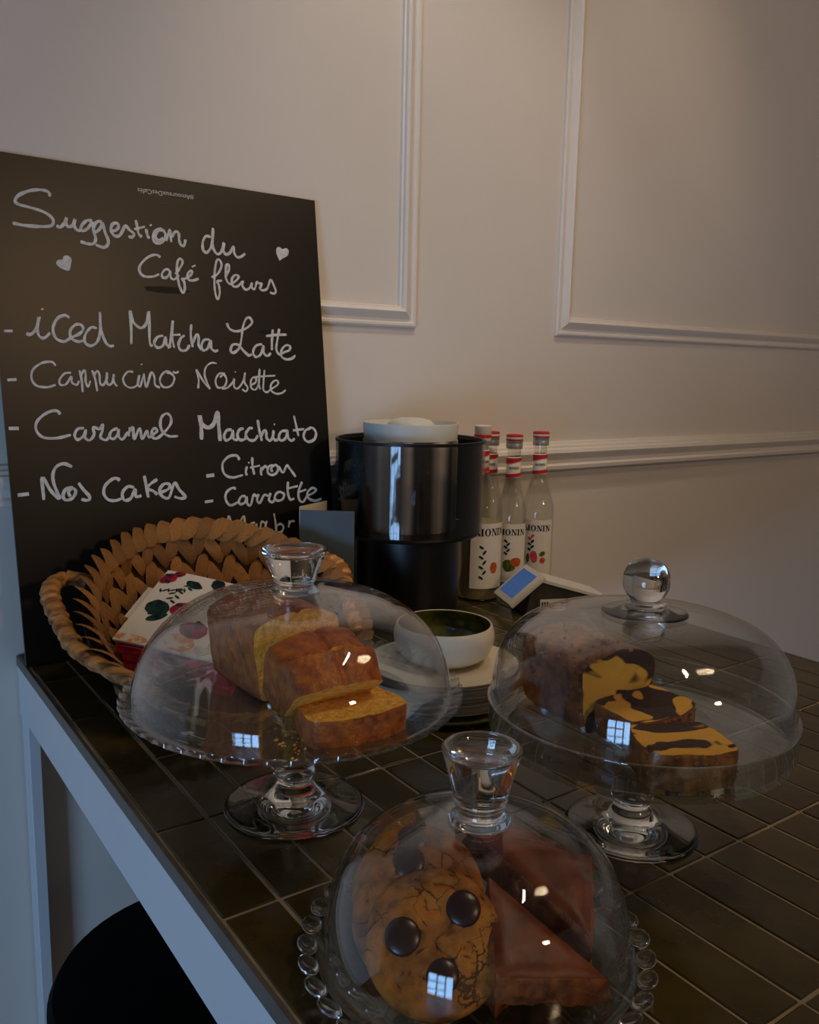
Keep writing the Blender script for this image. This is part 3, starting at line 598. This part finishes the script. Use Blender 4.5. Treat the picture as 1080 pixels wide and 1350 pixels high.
# brownies
def wedge(label, A, B, C, th, seed, mats=('brownt', 'browns'), grp='brownie wedges under the front dome'):
    A, B, C = map(Vector, (A, B, C)); n_ = (B-A).cross(C-A).normalized()
    if n_.z < 0: B, C = C, B; n_ = -n_
    cen = (A+B+C)/3; N_ = 12; vs, fs, idx = [], [], []
    grid = {}
    for i in range(N_+1):
        for j in range(N_+1-i):
            a, b = i/N_, j/N_; p = A*(1-a-b)+B*a+C*b
            e = min(a, b, 1-a-b); h = -.0022*max(0, 1-e*9)**2 + .0008*noise.noise(p*120+Vector((seed, 0, 0)))
            p = p+(cen-p)*.02*max(0, 1-e*12)+n_*h; grid[i, j] = len(vs); vs.append(p)
    for i in range(N_):
        for j in range(N_-i):
            fs.append((grid[i, j], grid[i+1, j], grid[i, j+1])); idx.append(0)
            if j < N_-i-1: fs.append((grid[i+1, j], grid[i+1, j+1], grid[i, j+1])); idx.append(0)
    rim = [grid[i, 0] for i in range(N_)]+[grid[N_-j, j] for j in range(N_)]+[grid[0, N_-j] for j in range(N_)]
    prev = rim; m_ = len(rim)
    for L_ in range(1, 6):
        ring = []
        for q in rim:
            p = Vector(vs[q]); d = (p-cen); d -= n_*d.dot(n_); d.normalize(); t = L_/5
            ring.append(len(vs)); vs.append(p+Vector((0, 0, -th*t))+d*(.0022*sin(t*pi)+.0034*noise.noise(p*140+n_*L_*3)))
        for k_ in range(m_): fs.append((prev[k_], ring[k_], ring[(k_+1) % m_], prev[(k_+1) % m_])); idx.append(1)
        prev = ring
    fs.append(prev[::-1]); idx.append(1)
    o_ = cen-Vector((0, 0, th)); me = mesh('brownie', [Vector(v)-o_ for v in vs], fs, [M[mats[0]], M[mats[1]]], idx, 50)
    return tag(link('brownie', me, None, o_), label, 'brownie', grp)
wedge('front brownie wedge with a pale cracked crust along its lower edge', (.3142, .3567, .066), (.283, .312, .040), (.3465, .2885, .028), .0165, 1)
wedge('brownie wedge behind the front one, leaning towards the right side of the dome', (.3302, .3963, .074), (.388, .3425, .062), (.3475, .3045, .044), .026, 4)
wedge('dark glossy brownie wedge at the back of the pile', (.3380, .4090, .066), (.382, .4180, .052), (.3900, .3650, .056), .03, 7)
wedge('flat brownie wedge at the bottom of the pile, mostly covered', (.300, .400, .034), (.292, .322, .022), (.375, .335, .034), .0165, 9)


# ================================================================ wicker basket with napkins
BC = Vector((.381, .885, .085)); BA, BB, BT = .149, .16, .47
def rimp(t): return BC+Vector((BA*cos(t), BB*sin(t)*cos(BT), BB*sin(t)*sin(BT)))
def basep(t): return Vector((.388+.092*cos(t), .872+.095*sin(t), .006))
def wallp(t, v):
    a, b_ = basep(t), rimp(t); p = a.lerp(b_, v); o = Vector((cos(t), sin(t), 0)); return p+o*.018*sin(v*pi)*(1 if sin(t) > -.3 else .4)
bk = thing('wicker_basket', 'oval woven water-hyacinth basket with two loop handles in front of the menu board', 'basket', (.385, .872, 0))
BO = Vector((.385, .872, 0))
NT, NV = 64, 8; vs, fs = [], []
for side in (0, 1):
    for j in range(NV+1):
        for i in range(NT):
            t = 2*pi*i/NT; o = Vector((cos(t), sin(t), 0))*(.0085 if side else .0015); vs.append(wallp(t, j/NV)+o-BO)
n1 = NT*(NV+1)
for j in range(NV):
    for i in range(NT):
        a, b_, c, d = j*NT+i, j*NT+(i+1) % NT, (j+1)*NT+(i+1) % NT, (j+1)*NT+i
        fs.append((a, d, c, b_)); fs.append((n1+a, n1+b_, n1+c, n1+d))
for i in range(NT): fs.append((NV*NT+i, n1+NV*NT+i, n1+NV*NT+(i+1) % NT, NV*NT+(i+1) % NT))
fs.append([i for i in range(NT)]); fs.append([n1+i for i in range(NT)][::-1])
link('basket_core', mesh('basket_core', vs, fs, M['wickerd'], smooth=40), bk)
def leafmesh(seed):
    rr = random.Random(seed); vs, fs = [], []; n = 6
    for i in range(n+1):
        u = i/n*2-1; w_ = .5*(1-abs(u)**2.6)**.6+.05; zc = .30*(1-u*u)
        for j, q in enumerate((-1, -.5, 0, .5, 1)):
            z = zc+(.34*w_*(1-q*q))-(.07 if j == 2 else 0)*w_*3; vs.append((u*.5, q*w_*.45+rr.uniform(-.01, .01)+.05*sin(u*3), z*.55))
    for i in range(n):
        for j in range(4): fs.append((i*5+j, (i+1)*5+j, (i+1)*5+j+1, i*5+j+1))
    return mesh('woven_leaf', vs, fs, M['wicker'], smooth=60)
leaves = [leafmesh(s) for s in range(5)]
def put_leaf(p, d, n_, L_, W_, H_=None):
    n_ = n_.normalized(); d = (d-n_*d.dot(n_)).normalized(); s = n_.cross(d)
    o = link('woven_leaf', random.choice(leaves), bk)
    mt = Matrix((( d.x, s.x, n_.x, 0), (d.y, s.y, n_.y, 0), (d.z, s.z, n_.z, 0), (0, 0, 0, 1)))
    o.rotation_euler = mt.to_euler(); o.location = p-BO; o.scale = (L_, W_, H_ or W_)
NCOL = 27
for i in range(NCOL):
    t0 = 2*pi*i/NCOL
    hh = (rimp(t0)-basep(t0)).length; rows = max(2, min(4, round(hh/.034)))
    for j in range(rows):
        for s in (-1, 1):
            t = t0+s*.25*2*pi/NCOL; v = (j+.55+(.22 if s > 0 else 0))/(rows+.25)
            p = wallp(t, v); du = wallp(t, min(1, v+.05))-wallp(t, v-.05); dt = wallp(t+.04, v)-wallp(t-.04, v); n_ = du.cross(dt).normalized()
            if n_.dot(Vector((BC.x, BC.y, .12))-p) < 0: n_ = -n_
            d = du.normalized()-dt.normalized()*s*.42
            put_leaf(p-n_*.001, d, n_, .046*random.uniform(.92, 1.1), .034*random.uniform(.9, 1.1), .024)
for i in range(54):
    t = 2*pi*i/54; p = rimp(t); dt = (rimp(t+.03)-rimp(t-.03)).normalized(); ax = (Vector((0, 0, 1))*.75+(BC-p).normalized()*.65).normalized()
    d = dt+ax.cross(dt).normalized()*.75
    put_leaf(p-ax*.002+Vector((cos(t), sin(t), 0))*.002, d, ax, .040*random.uniform(.9, 1.15), .040, .030)
def handle(pts):
    P = smoothp(pts, 14); n = len(P)
    rad = lambda i: .0070+.0018*((i*.23) % 1)+.0005*sin(i*2.1)
    link('handle', mesh('handle', *[ [v-BO for v in tube(P, rad, 12, 1.25)[0]], tube(P, rad, 12, 1.25)[1]], M['wicker'], smooth=40), bk)
h1, h2 = rimp(radians(148)), rimp(radians(207))
handle([h1+Vector((.004, -.002, -.006)), Vector((.232, .995, .120)), Vector((.208, .965, .116)), Vector((.205, .92, .098)), Vector((.214, .868, .072)), h2+Vector((.004, -.01, -.002)), rimp(radians(222))+Vector((.002, .0, -.004)), rimp(radians(238))+Vector((.002, .0, -.004))])
h1, h2 = rimp(radians(38)), rimp(radians(-22))
handle([h1+Vector((-.004, -.002, -.006)), Vector((.526, .962, .122)), Vector((.548, .940, .113)), Vector((.546, .915, .100)), Vector((.530, .885, .085)), h2+Vector((-.004, -.002, -.002))])

# napkins
def slab(name, label, cat, q, th, m, seed=0, wav=.0015, group=None, side=None):
    A, B, C, D = map(Vector, q); n_ = (D-A).cross(B-A).normalized(); n_ = n_ if n_.z > 0 else -n_
    c = (A+B+C+D)/4; N_ = 10; vs, fs, idx = [], [], []
    for lay in (0, 1):
        for i in range(N_+1):
            for j in range(N_+1):
                u, v = i/N_, j/N_; p = (A*(1-u)+B*u)*(1-v)+(D*(1-u)+C*u)*v
                vs.append(p+n_*(noise.noise(p*22+Vector((seed, 0, 0)))*wav-th*lay)-c)
    k = (N_+1)**2
    for i in range(N_):
        for j in range(N_):
            a = i*(N_+1)+j; fs.append((a, a+N_+1, a+N_+2, a+1)); fs.append((k+a, k+a+1, k+a+N_+2, k+a+N_+1)); idx += [0, 0]
    bd_ = [(i, 0) for i in range(N_)]+[(N_, j) for j in range(N_)]+[(N_-i, N_) for i in range(N_)]+[(0, N_-j) for j in range(N_)]
    for s in range(len(bd_)):
        a = bd_[s][0]*(N_+1)+bd_[s][1]; b_ = bd_[(s+1) % len(bd_)]; b_ = b_[0]*(N_+1)+b_[1]; fs.append((a, b_, k+b_, k+a)); idx.append(0)
    o = link(name, mesh(name, vs, fs, m, idx, 30), None, c); tag(o, label, cat, group)
    def at(u, v, h=.0004): p = (A*(1-u)+B*u)*(1-v)+(D*(1-u)+C*u)*v; return p+n_*(noise.noise(p*22+Vector((seed, 0, 0)))*wav+h)-c
    return o, at
QA, QB, QC, QD = Vector((.251, .892, .075)), Vector((.342, .976, .120)), Vector((.425, .886, .105)), Vector((.334, .80, .060))
nd = Vector((.0, .0, -1))
napk, at = slab('napkin', 'floral printed white paper napkin lying on top of the stack in the basket', 'napkin', (QA, QB, QC, QD), .0025, M['nap'])
def blob(pts, m, name='flower_print', h=.0004):
    n = len(pts); c = (sum(p[0] for p in pts)/n, sum(p[1] for p in pts)/n); vs = [at(*p, h) for p in pts]+[at(*c, h)]
    link(name, mesh(name, vs, [(i, (i+1) % n, n) for i in range(n)], m, smooth=0), napk)
def ell(u, v, a, b_, ang, m, seed=0, h=.0004, name='flower_print', pw=1):
    pts = []
    for k in range(22):
        t = 2*pi*k/22; r = 1+.16*noise.noise(Vector((cos(t)*2, sin(t)*2, seed))); x, y = a*cos(t)*r, b_*sin(t)*abs(sin(t))**(pw-1)*r
        pts.append((min(.995, max(.005, u+x*cos(ang)-y*sin(ang))), min(.995, max(.005, v+x*sin(ang)+y*cos(ang)))))
    blob(pts, m, name, h)
def rose(u, v, s, seed, m1='rose', m2='leafp'):
    ell(u, v, s, s*.8, seed, M[m1], seed)
    for k in range(4): ell(u+s*.5*cos(k*1.7+seed), v+s*.45*sin(k*1.7+seed), s*.42, s*.2, k*1.3+seed, M[m2 if k % 2 else m1], seed+k, .0006+.0001*k)
rose(.88, .06, .09, 1); rose(.97, .14, .06, 4); rose(.47, .17, .12, 2, 'leafp', 'leafp'); ell(.36, .22, .10, .045, .9, M['leafp'], 5, pw=1.5); rose(.52, .36, .09, 7)
ell(.05, .14, .045, .16, 0, M['peach'], 8); rose(.93, .55, .08, 9, 'leafp', 'leafp'); ell(.86, .34, .05, .09, .3, M['leafp'], 3, pw=1.6); rose(.30, .60, .13, 11); ell(.12, .55, .10, .14, .2, M['peach'], 12); rose(.68, .75, .12, 13, 'peach', 'rose')
for k in range(9):
    u = .55+.035*k; v = .20+.012*k+.02*sin(k); ell(u, v+.03*(1 if k % 2 else -1), .012, .035, .5*(1 if k % 2 else -1), M['leafp'], k, pw=1.5)
for k in range(7):
    ell(.70+.01*k, .08+.035*k, .030, .010, .9 if k % 2 else -.5, M['leafp'], k+20, pw=1.5)
for i, (dz, lab) in enumerate(((.0065, 'folded red floral napkin directly under the top white napkin'), (.0175, 'folded red floral napkin in the middle of the stack in the basket'), (.0285, 'folded red floral napkin at the bottom of the stack in the basket'))):
    ins = Vector((.004*(i % 2), .003*i, 0)); v_ = Vector((0, 0, -dz))+Vector((.22, -.28, 0)).normalized()*(.004+.0035*i)
    slab('napkin', lab, 'napkin', (QA+v_+ins, QB+v_, QC+v_-ins, QD+v_+ins), .0095, M['napred'], 3+i, .003, 'red floral napkins under the white one')
q = [Vector(p) for p in ((.285, .925, .086), (.325, .962, .106), (.345, .945, .100), (.300, .905, .080))]; sh = Vector((-.008, .010, -.002))
slab('napkin', 'plain white napkin corner sticking out behind the printed napkin', 'napkin', [p+sh for p in q], .001, M['nap'], 9)


# ================================================================ things at the back
# folded card
def panel(a, b_, z0, z1, th, bev=0):
    a, b_ = Vector(a), Vector(b_); n_ = Vector((-(b_-a).y, (b_-a).x)).normalized()*th
    P = [a, b_, b_+n_, a+n_]; vs = [(p.x, p.y, z) for z in (z0, z1) for p in P]
    return vs, [(0, 1, 5, 4), (2, 3, 7, 6), (1, 2, 6, 5), (3, 0, 4, 7), (4, 5, 6, 7), (3, 2, 1, 0)]
cd = thing('folded_card', 'upright folded blue-grey card standing between the basket and the black machine', 'card', (.535, 1.012, 0))
O2 = Vector((.535, 1.012))
link('front_cover', mesh('front_cover', *panel((0, 0), (.056, -.046), 0, .172, .0018), M['card'], smooth=0), cd)
link('back_cover', mesh('back_cover', *panel((.0012, .0022), (.058, .030), 0, .176, .0015), M['cardw'], smooth=0), cd)

# black machine
mc = thing('drinks_machine', 'black cylindrical machine with wide smoked collar and round white lid', 'machine', (.703, 1.0, 0))
link('body', mesh('body', *lathe([(0, 0), (.070, 0), (.073, .003), (.073, .128), (.0995, .1305), (.1015, .1335), (.1, .1365), (0, .1365)], 72)[:2], M['black'], smooth=40), mc)
link('ribbed_core', mesh('ribbed_core', *lathe([(0, .137), (.0655, .137), (.0655, .262), (0, .262)], 96, lambda i, a: (1+.022*abs(sin(a*9)), 0))[:2], M['ribs'], smooth=40), mc)
bs = []; bsf = []; n_ = 60
for r, z in ((.1008, .137), (.1008, .2594)):
    for k in range(n_+1): a = atan2(-1.0, -.703)+radians(42)+k/n_*radians(276); bs.append((r*cos(a), r*sin(a), z))
link('back_shell', mesh('back_shell', bs, [(k, k+1, n_+2+k, n_+1+k) for k in range(n_)], M['black'], smooth=60), mc)
link('collar', mesh('collar', *lathe([(.1045, .137), (.1050, .2615), (.1040, .2625), (.1020, .2615), (.1015, .137), (.1045, .137)], 96)[:2], M['smoke'], smooth=40), mc)
link('collar_rim', mesh('collar_rim', *lathe([(.1053, .2595), (.1056, .2630), (.1040, .2640), (.1015, .2630), (.1012, .2595), (.1053, .2595)], 96)[:2], M['black'], smooth=40), mc)
link('tub', mesh('tub', *lathe([(0, .2625), (.0655, .2625), (.0672, .284), (.0668, .2855), (.0652, .2855), (.0640, .279), (0, .278)], 72)[:2], M['tub'], smooth=40), mc)
link('lid', mesh('lid', *lathe([(0, .2783), (.034, .2783), (.0335, .283), (.027, .2885), (.015, .2915), (0, .2925)], 48)[:2], M['tub'], smooth=60), mc)

# syrup bottles
def curved(vs, r, ph, z0):
    return [((r+v[2])*cos(ph+v[0]/r), (r+v[2])*sin(ph+v[0]/r), z0+v[1]) for v in vs]
def patch(r, ph, wdt, z0, z1, n=14, lift=0):
    vs = []; 
    for z in (z0, z1):
        for k in range(n+1): a = ph+(k/n-.5)*wdt/r; vs.append(((r+lift)*cos(a), (r+lift)*sin(a), z))
    return vs, [(k, k+1, n+2+k, n+1+k) for k in range(n)]
def quad(x0, y0, x1, y1, t): # slanted bar
    return [(x0-t/2, y0, 0), (x0+t/2, y0, 0), (x1+t/2, y1, 0), (x1-t/2, y1, 0)]
def serif_word(h, word='MONIN'):
    vs, fs = [], []; x = 0
    def add(q):
        o = len(vs); vs.extend(q); fs.append((o, o+1, o+2, o+3))
    T, t, s = h*.24, h*.09, h*.09
    def ser(cx, y, w_): add([(cx-w_/2, y, 0), (cx+w_/2, y, 0), (cx+w_/2, y+s, 0), (cx-w_/2, y+s, 0)])
    for ch in word:
        if ch == 'M':
            W_ = h*1.0; add(quad(x+t, 0, x+t, h, t)); add(quad(x+W_-T/2, 0, x+W_-T/2, h, T)); add(quad(x+W_*.5, 0, x+T*.6, h, T)); add(quad(x+W_*.5, 0, x+W_-T*.5, h, t)); ser(x+t, 0, h*.32); ser(x+W_-T/2, 0, h*.42); ser(x+t, h-s, h*.3); ser(x+W_-T/2, h-s, h*.36); x += W_+h*.2
        elif ch == 'N':
            W_ = h*.8; add(quad(x+t, 0, x+t, h, t)); add(quad(x+W_-t, 0, x+W_-t, h, t)); add(quad(x+W_-T*.5, 0, x+T*.6, h, T)); ser(x+t, 0, h*.32); ser(x+t, h-s, h*.32); ser(x+W_-t, h-s, h*.32); x += W_+h*.2
        elif ch == 'I': add(quad(x+T/2, 0, x+T/2, h, T)); ser(x+T/2, 0, h*.42); ser(x+T/2, h-s, h*.42); x += T+h*.26
        elif ch == 'O':
            n = 20; o = len(vs); W_ = h*.88
            for k in range(n):
                a = 2*pi*k/n; vs.append((x+W_/2+W_/2*cos(a), h/2+h*.52*sin(a), 0)); vs.append((x+W_/2+(W_/2-T)*cos(a), h/2+(h*.52-t)*sin(a), 0))
            for k in range(n): k2 = (k+1) % n; fs.append((o+2*k, o+2*k2, o+2*k2+1, o+2*k+1))
            x += W_+h*.18
    return [(v[0]-x/2, v[1], 0) for v in vs], fs
def bottle(name, label, X, Y, R, H, cap, fruit, turn=0, full=False):
    t = thing(name, label, 'bottle', (X, Y, 0), 0, 'syrup bottles by the wall'); ph = atan2(-Y, -X)+turn
    nr = .0105
    pr = [(0, .0005), (R*.9, .0005), (R, .005), (R, H*.47), (R*.97, H*.53), (R*.82, H*.59), (R*.60, H*.66), (nr*1.15, H*.72), (nr, H*.76), (nr, H*.93), (0, H*.93)]
    pr = pr[:3]+smoothed(pr[3:9], 3)+pr[9:]
    link('glass_body', mesh('glass_body', *lathe(pr, 48)[:2], M['glassB'], smooth=40), t)
    if full: link('syrup', mesh('syrup', *lathe([(0, .004), (R-.003, .004), (R-.002, .01), (R-.002, H*.45), (0, H*.45)], 40)[:2], M['syrup'], smooth=40), t)
    ct_ = link('cap', mesh('cap', *lathe([(nr, H*.915), (.0128, H*.915), (.0132, H*.925), (.0132, H*.945), (.0127, H*.948), (.0132, H*.952), (.0132, H-.001), (.0120, H), (0, H)], 32)[:2], M['capw' if cap == 'white' else 'capm'], smooth=40), t)
    if cap == 'white': link('cap_band', mesh('cap_band', *lathe([(.01335, H*.93), (.01345, H*.933), (.01345, H*.945), (.01335, H*.948)], 32)[:2], M['red']), ct_)
    else:
        link('cap_top', mesh('cap_top', *lathe([(.0133, H*.965), (.0135, H*.967), (.0135, H-.0008), (.012, H+.0004), (0, H+.0006)], 32)[:2], M['red'], smooth=40), ct_)
        link('cap_top', mesh('cap_top', *lathe([(.01355, H*.974), (.0136, H*.976), (.0136, H*.985), (.01355, H*.987)], 32)[:2], M['capw']), ct_)
    nb = link('neck_band', mesh('neck_band', *lathe([(nr+.0003, H*.735), (nr+.0012, H*.737), (nr+.0010, H*.862), (nr+.0003, H*.864)], 36)[:2], M['paper'], smooth=60), t)
    for z0, z1, sl in ((.83, .858, .010), (.74, .762, .006)):
        n = 36; vs = []
        for z in (z0, z1):
            for k in range(n): a = 2*pi*k/n; vs.append(((nr+.0016)*cos(a), (nr+.0016)*sin(a), H*(z+sl*sin(a-ph)*(1 if z == z0 or z1 < .8 else .2))))
        link('neck_stripe', mesh('neck_stripe', vs, [(k, (k+1) % n, n+(k+1) % n, n+k) for k in range(n)], M['red'], smooth=60), nb)
    wv, wf = serif_word(.0038); link('neck_print', mesh('neck_print', curved(wv, nr+.0017, ph, H*.79), wf, M['ink'], smooth=0), nb)
    lw = R*2.0; lb = link('label', mesh('label', *patch(R, ph, lw, .022, H*.455, lift=.0006), M['paper'], smooth=60), t)
    wv, wf = serif_word(.0098 if R < .03 else .0115); link('label_lettering', mesh('label_lettering', curved(wv, R+.0009, ph, H*.385), wf, M['ink'], smooth=0), lb)
    def dab(x, z, a, b_, m, seed, ang=0, h=.001):
        pts = []
        for k in range(16):
            tt = 2*pi*k/16; r = 1+.2*noise.noise(Vector((cos(tt)*2, sin(tt)*2, seed))); u, v = a*cos(tt)*r, b_*sin(tt)*r
            pts.append((x+u*cos(ang)-v*sin(ang), z+u*sin(ang)+v*cos(ang), h-.0009))
        c = (x, z, h-.0009); pts.append(c)
        link('fruit_print', mesh('fruit_print', curved(pts, R+.0009, ph, 0), [(i, (i+1) % 16, 16) for i in range(16)], M[m], smooth=0), lb)
    if fruit == 'kiwi':
        dab(-.006, .050, .008, .010, 'pgreen', 1, .3); dab(.007, .056, .009, .0075, 'porange', 2, .1, .0012); dab(.0, .047, .006, .005, 'pgreen', 6, 0, .0014)
        for k in range(5): dab(-.010+.004*(k % 2), .070+.005*k, .004, .0016, 'leafp', k, .8 if k % 2 else -.6)
    elif fruit == 'berry':
        dab(-.005, .058, .006, .010, 'ppink', 1, .2); dab(.010, .052, .005, .005, 'ppink', 3); dab(-.015, .055, .003, .008, 'pgreen', 5); dab(.009, .063, .0055, .004, 'pgreen', 4, .5)
        for k in range(6): dab(-.013+.005*(k % 2), .070+.0045*k, .0035, .002, 'leafp' if k < 4 else 'ppink', k, .8 if k % 2 else -.6)
    elif fruit == 'leaf':
        for k in range(7): dab(-.018+.005*(k % 2), .040+.008*k, .0045, .0018, 'leafp', k, .9 if k % 2 else -.6)
        dab(.004, .055, .007, .009, 'porange', 8)
bottle('syrup_bottle', 'largest syrup bottle, full of cloudy liquid with plain white cap, partly behind the black machine', .872, 1.045, .035, .275, 'white', 'leaf', turn=.62, full=True)
bottle('syrup_bottle', 'clear syrup bottle with red cap and kiwi picture, middle one', .936, 1.042, .0248, .259, 'red', 'kiwi', turn=.1)
bottle('syrup_bottle', 'clear syrup bottle furthest right by the wall with pink fruit on its label', .9965, 1.045, .0268, .262, 'red', 'berry', turn=.05)
bottle('syrup_bottle', 'hidden syrup bottle behind the white-capped one, only its red cap edge and neck showing', .930, 1.092, .0238, .2605, 'red', None)

# payment terminal
tm = thing('payment_terminal', 'small white payment terminal with tilted blue screen in front of the bottles', 'payment terminal', (.872, .948, 0), radians(-22))
# local x: away from the screen along the body, local y: across
bodyv = []
for y in (-.033, .033):
    for x, z in ((.0, .002), (.128, .002), (.128, .020), (.040, .046), (.022, .052), (.006, .034)): bodyv.append((x, y, z))
bf = [tuple(range(6)), tuple(range(11, 5, -1))]+[(i, i+6, (i+1) % 6+6, (i+1) % 6) for i in range(6)]
link('body', mesh('body', bodyv, bf, M['termd'], smooth=0), tm)
top = []
for y in (-.036, .036):
    for x, z in ((.020, .0535), (.040, .0475), (.131, .0210), (.131, .0255), (.040, .0525), (.020, .0580)): top.append((x, y, z))
link('top_shell', mesh('top_shell', top, bf, M['termw'], smooth=0), tm)
hd = Matrix.Translation((.0, 0, .040)) @ Matrix.Rotation(radians(-40), 4, 'Y')
link('screen_bezel', mesh('screen_bezel', *xf(box(-.034, .034, -.037, .037, -.006, .004, .003, 2), hd), M['termw'], smooth=40), tm)
sc = link('screen', mesh('screen', *xf(box(-.023, .026, -.028, .028, .0038, .0046, .0004), hd), M['screen'], smooth=0), tm)
link('sticker', mesh('sticker', *box(.022, .062, -.0336, -.0332, .008, .026), M['termw'], smooth=0), tm)
link('sticker_print', mesh('sticker_print', *join(*[box(.024+.004*k, .0265+.004*k, -.0340, -.0337, .011+.003*(k % 2), .022) for k in range(3)], *[box(.040, .058, -.0340, -.0337, .011+.004*k, .0125+.004*k) for k in range(3)]), M['termd'], smooth=0), tm)
link('power_button', mesh('power_button', *box(.026, .034, -.004, .004, .0555, .0575, .0006), M['termd'], smooth=0), tm)

# plates and bowl
pp = [(0, .0), (.045, .0), (.050, .0015), (.078, .0035), (.0845, .0062), (.0852, .0082), (.0838, .0088), (.076, .0064), (.050, .0042), (0, .004)]
pm = mesh('dish', *lathe(pp, 80)[:2], M['cream'], smooth=40); rm = mesh('brown_edge', *lathe([(.0853, .0070), (.0856, .0082), (.0840, .0092), (.0826, .0088)], 80)[:2], M['brownrim'], smooth=60)
labs = ['topmost cream plate with thin brown edge directly under the bowl', 'second cream plate from the top of the stack', 'third cream plate from the top of the stack', 'fourth cream plate from the top of the stack']
p0 = None
for i in range(4):
    loc = (.5575+.0015*sin(i*2), .722+.001*cos(i*3), .0105+.0088*(3-i))
    if p0 is None:
        p0 = thing('plate', labs[0], 'plate', loc, 0, 'cream plates stacked under the bowl'); link('dish', pm, p0); link('brown_edge', rm, p0)
    else: o = copy_tree(p0); o.location = loc; o['label'] = labs[i]
bp_ = thing('plate', 'olive-brown glazed plate at the very bottom of the plate stack', 'plate', (.5565, .721, .0008)); link('dish', mesh('dish', *lathe([(r*1.02, z*1.1) for r, z in pp], 80)[:2], M['green'], smooth=40), bp_)
bw = thing('bowl', 'round cream bowl with green glazed inside standing on the plates', 'bowl', (.566, .733, .0412))
vs, fs, idx = lathe(smoothed([(0, 0), (.026, 0), (.036, .002), (.0485, .010), (.0545, .022), (.0555, .033), (.0530, .0425), (.0515, .0430), (.0500, .0420), (.0515, .032), (.0495, .020), (.040, .009), (.020, .005), (0, .0048)], 3), 80)
prn = smoothed([(0, 0), (.026, 0), (.036, .002), (.0485, .010), (.0545, .022), (.0555, .033), (.0530, .0425), (.0515, .0430), (.0500, .0420), (.0515, .032), (.0495, .020), (.040, .009), (.020, .005), (0, .0048)], 3)
half = 22; link('bowl_wall', mesh('bowl_wall', *lathe(prn[:half+1], 80)[:2], M['cream'], smooth=60), bw)
link('green_glaze', mesh('green_glaze', *lathe(prn[half:], 80)[:2], M['green'], smooth=60), bw)

# pendant lamp above the right side (out of frame, seen as sparkles in the glass) and the window on the left
pl = thing('pendant_lamp', 'cluster of small warm bulbs hanging over the right side of the counter', 'lamp', (1.08, .08, 1.36))
link('stem', mesh('stem', *lathe([(0, .02), (.006, .02), (.006, .255), (0, .255)], 12)[:2], M['dark']), pl)
link('hub', mesh('hub', *lathe([(0, -.01), (.03, -.008), (.04, .01), (.03, .02), (0, .022)], 24)[:2], M['dark'], smooth=40), pl)
bm_ = mesh('bulb', *lathe([(0, -.007), (.005, -.005), (.007, 0), (.005, .005), (0, .007)], 12)[:2], M['bulb'], smooth=80)
for k in range(26):
    a = k*2.39996; rr = .11*sqrt((k+.5)/26)+.015; link('bulb', bm_, pl, (rr*cos(a), rr*sin(a)*.8, -.02-.05*(1-(rr/.18)**2)))
wn = []
for y in (-1.46, -1.14, -.82, -.50): wn.append(box(-2.18, -2.15, y-.02, y+.02, -.74, .18))
for z in (-.74, -.43, -.12, .18): wn.append(box(-2.181, -2.151, -1.48, -.48, z-.02, z+.02))
o = struct('window_1', join(*wn), M['trim'])
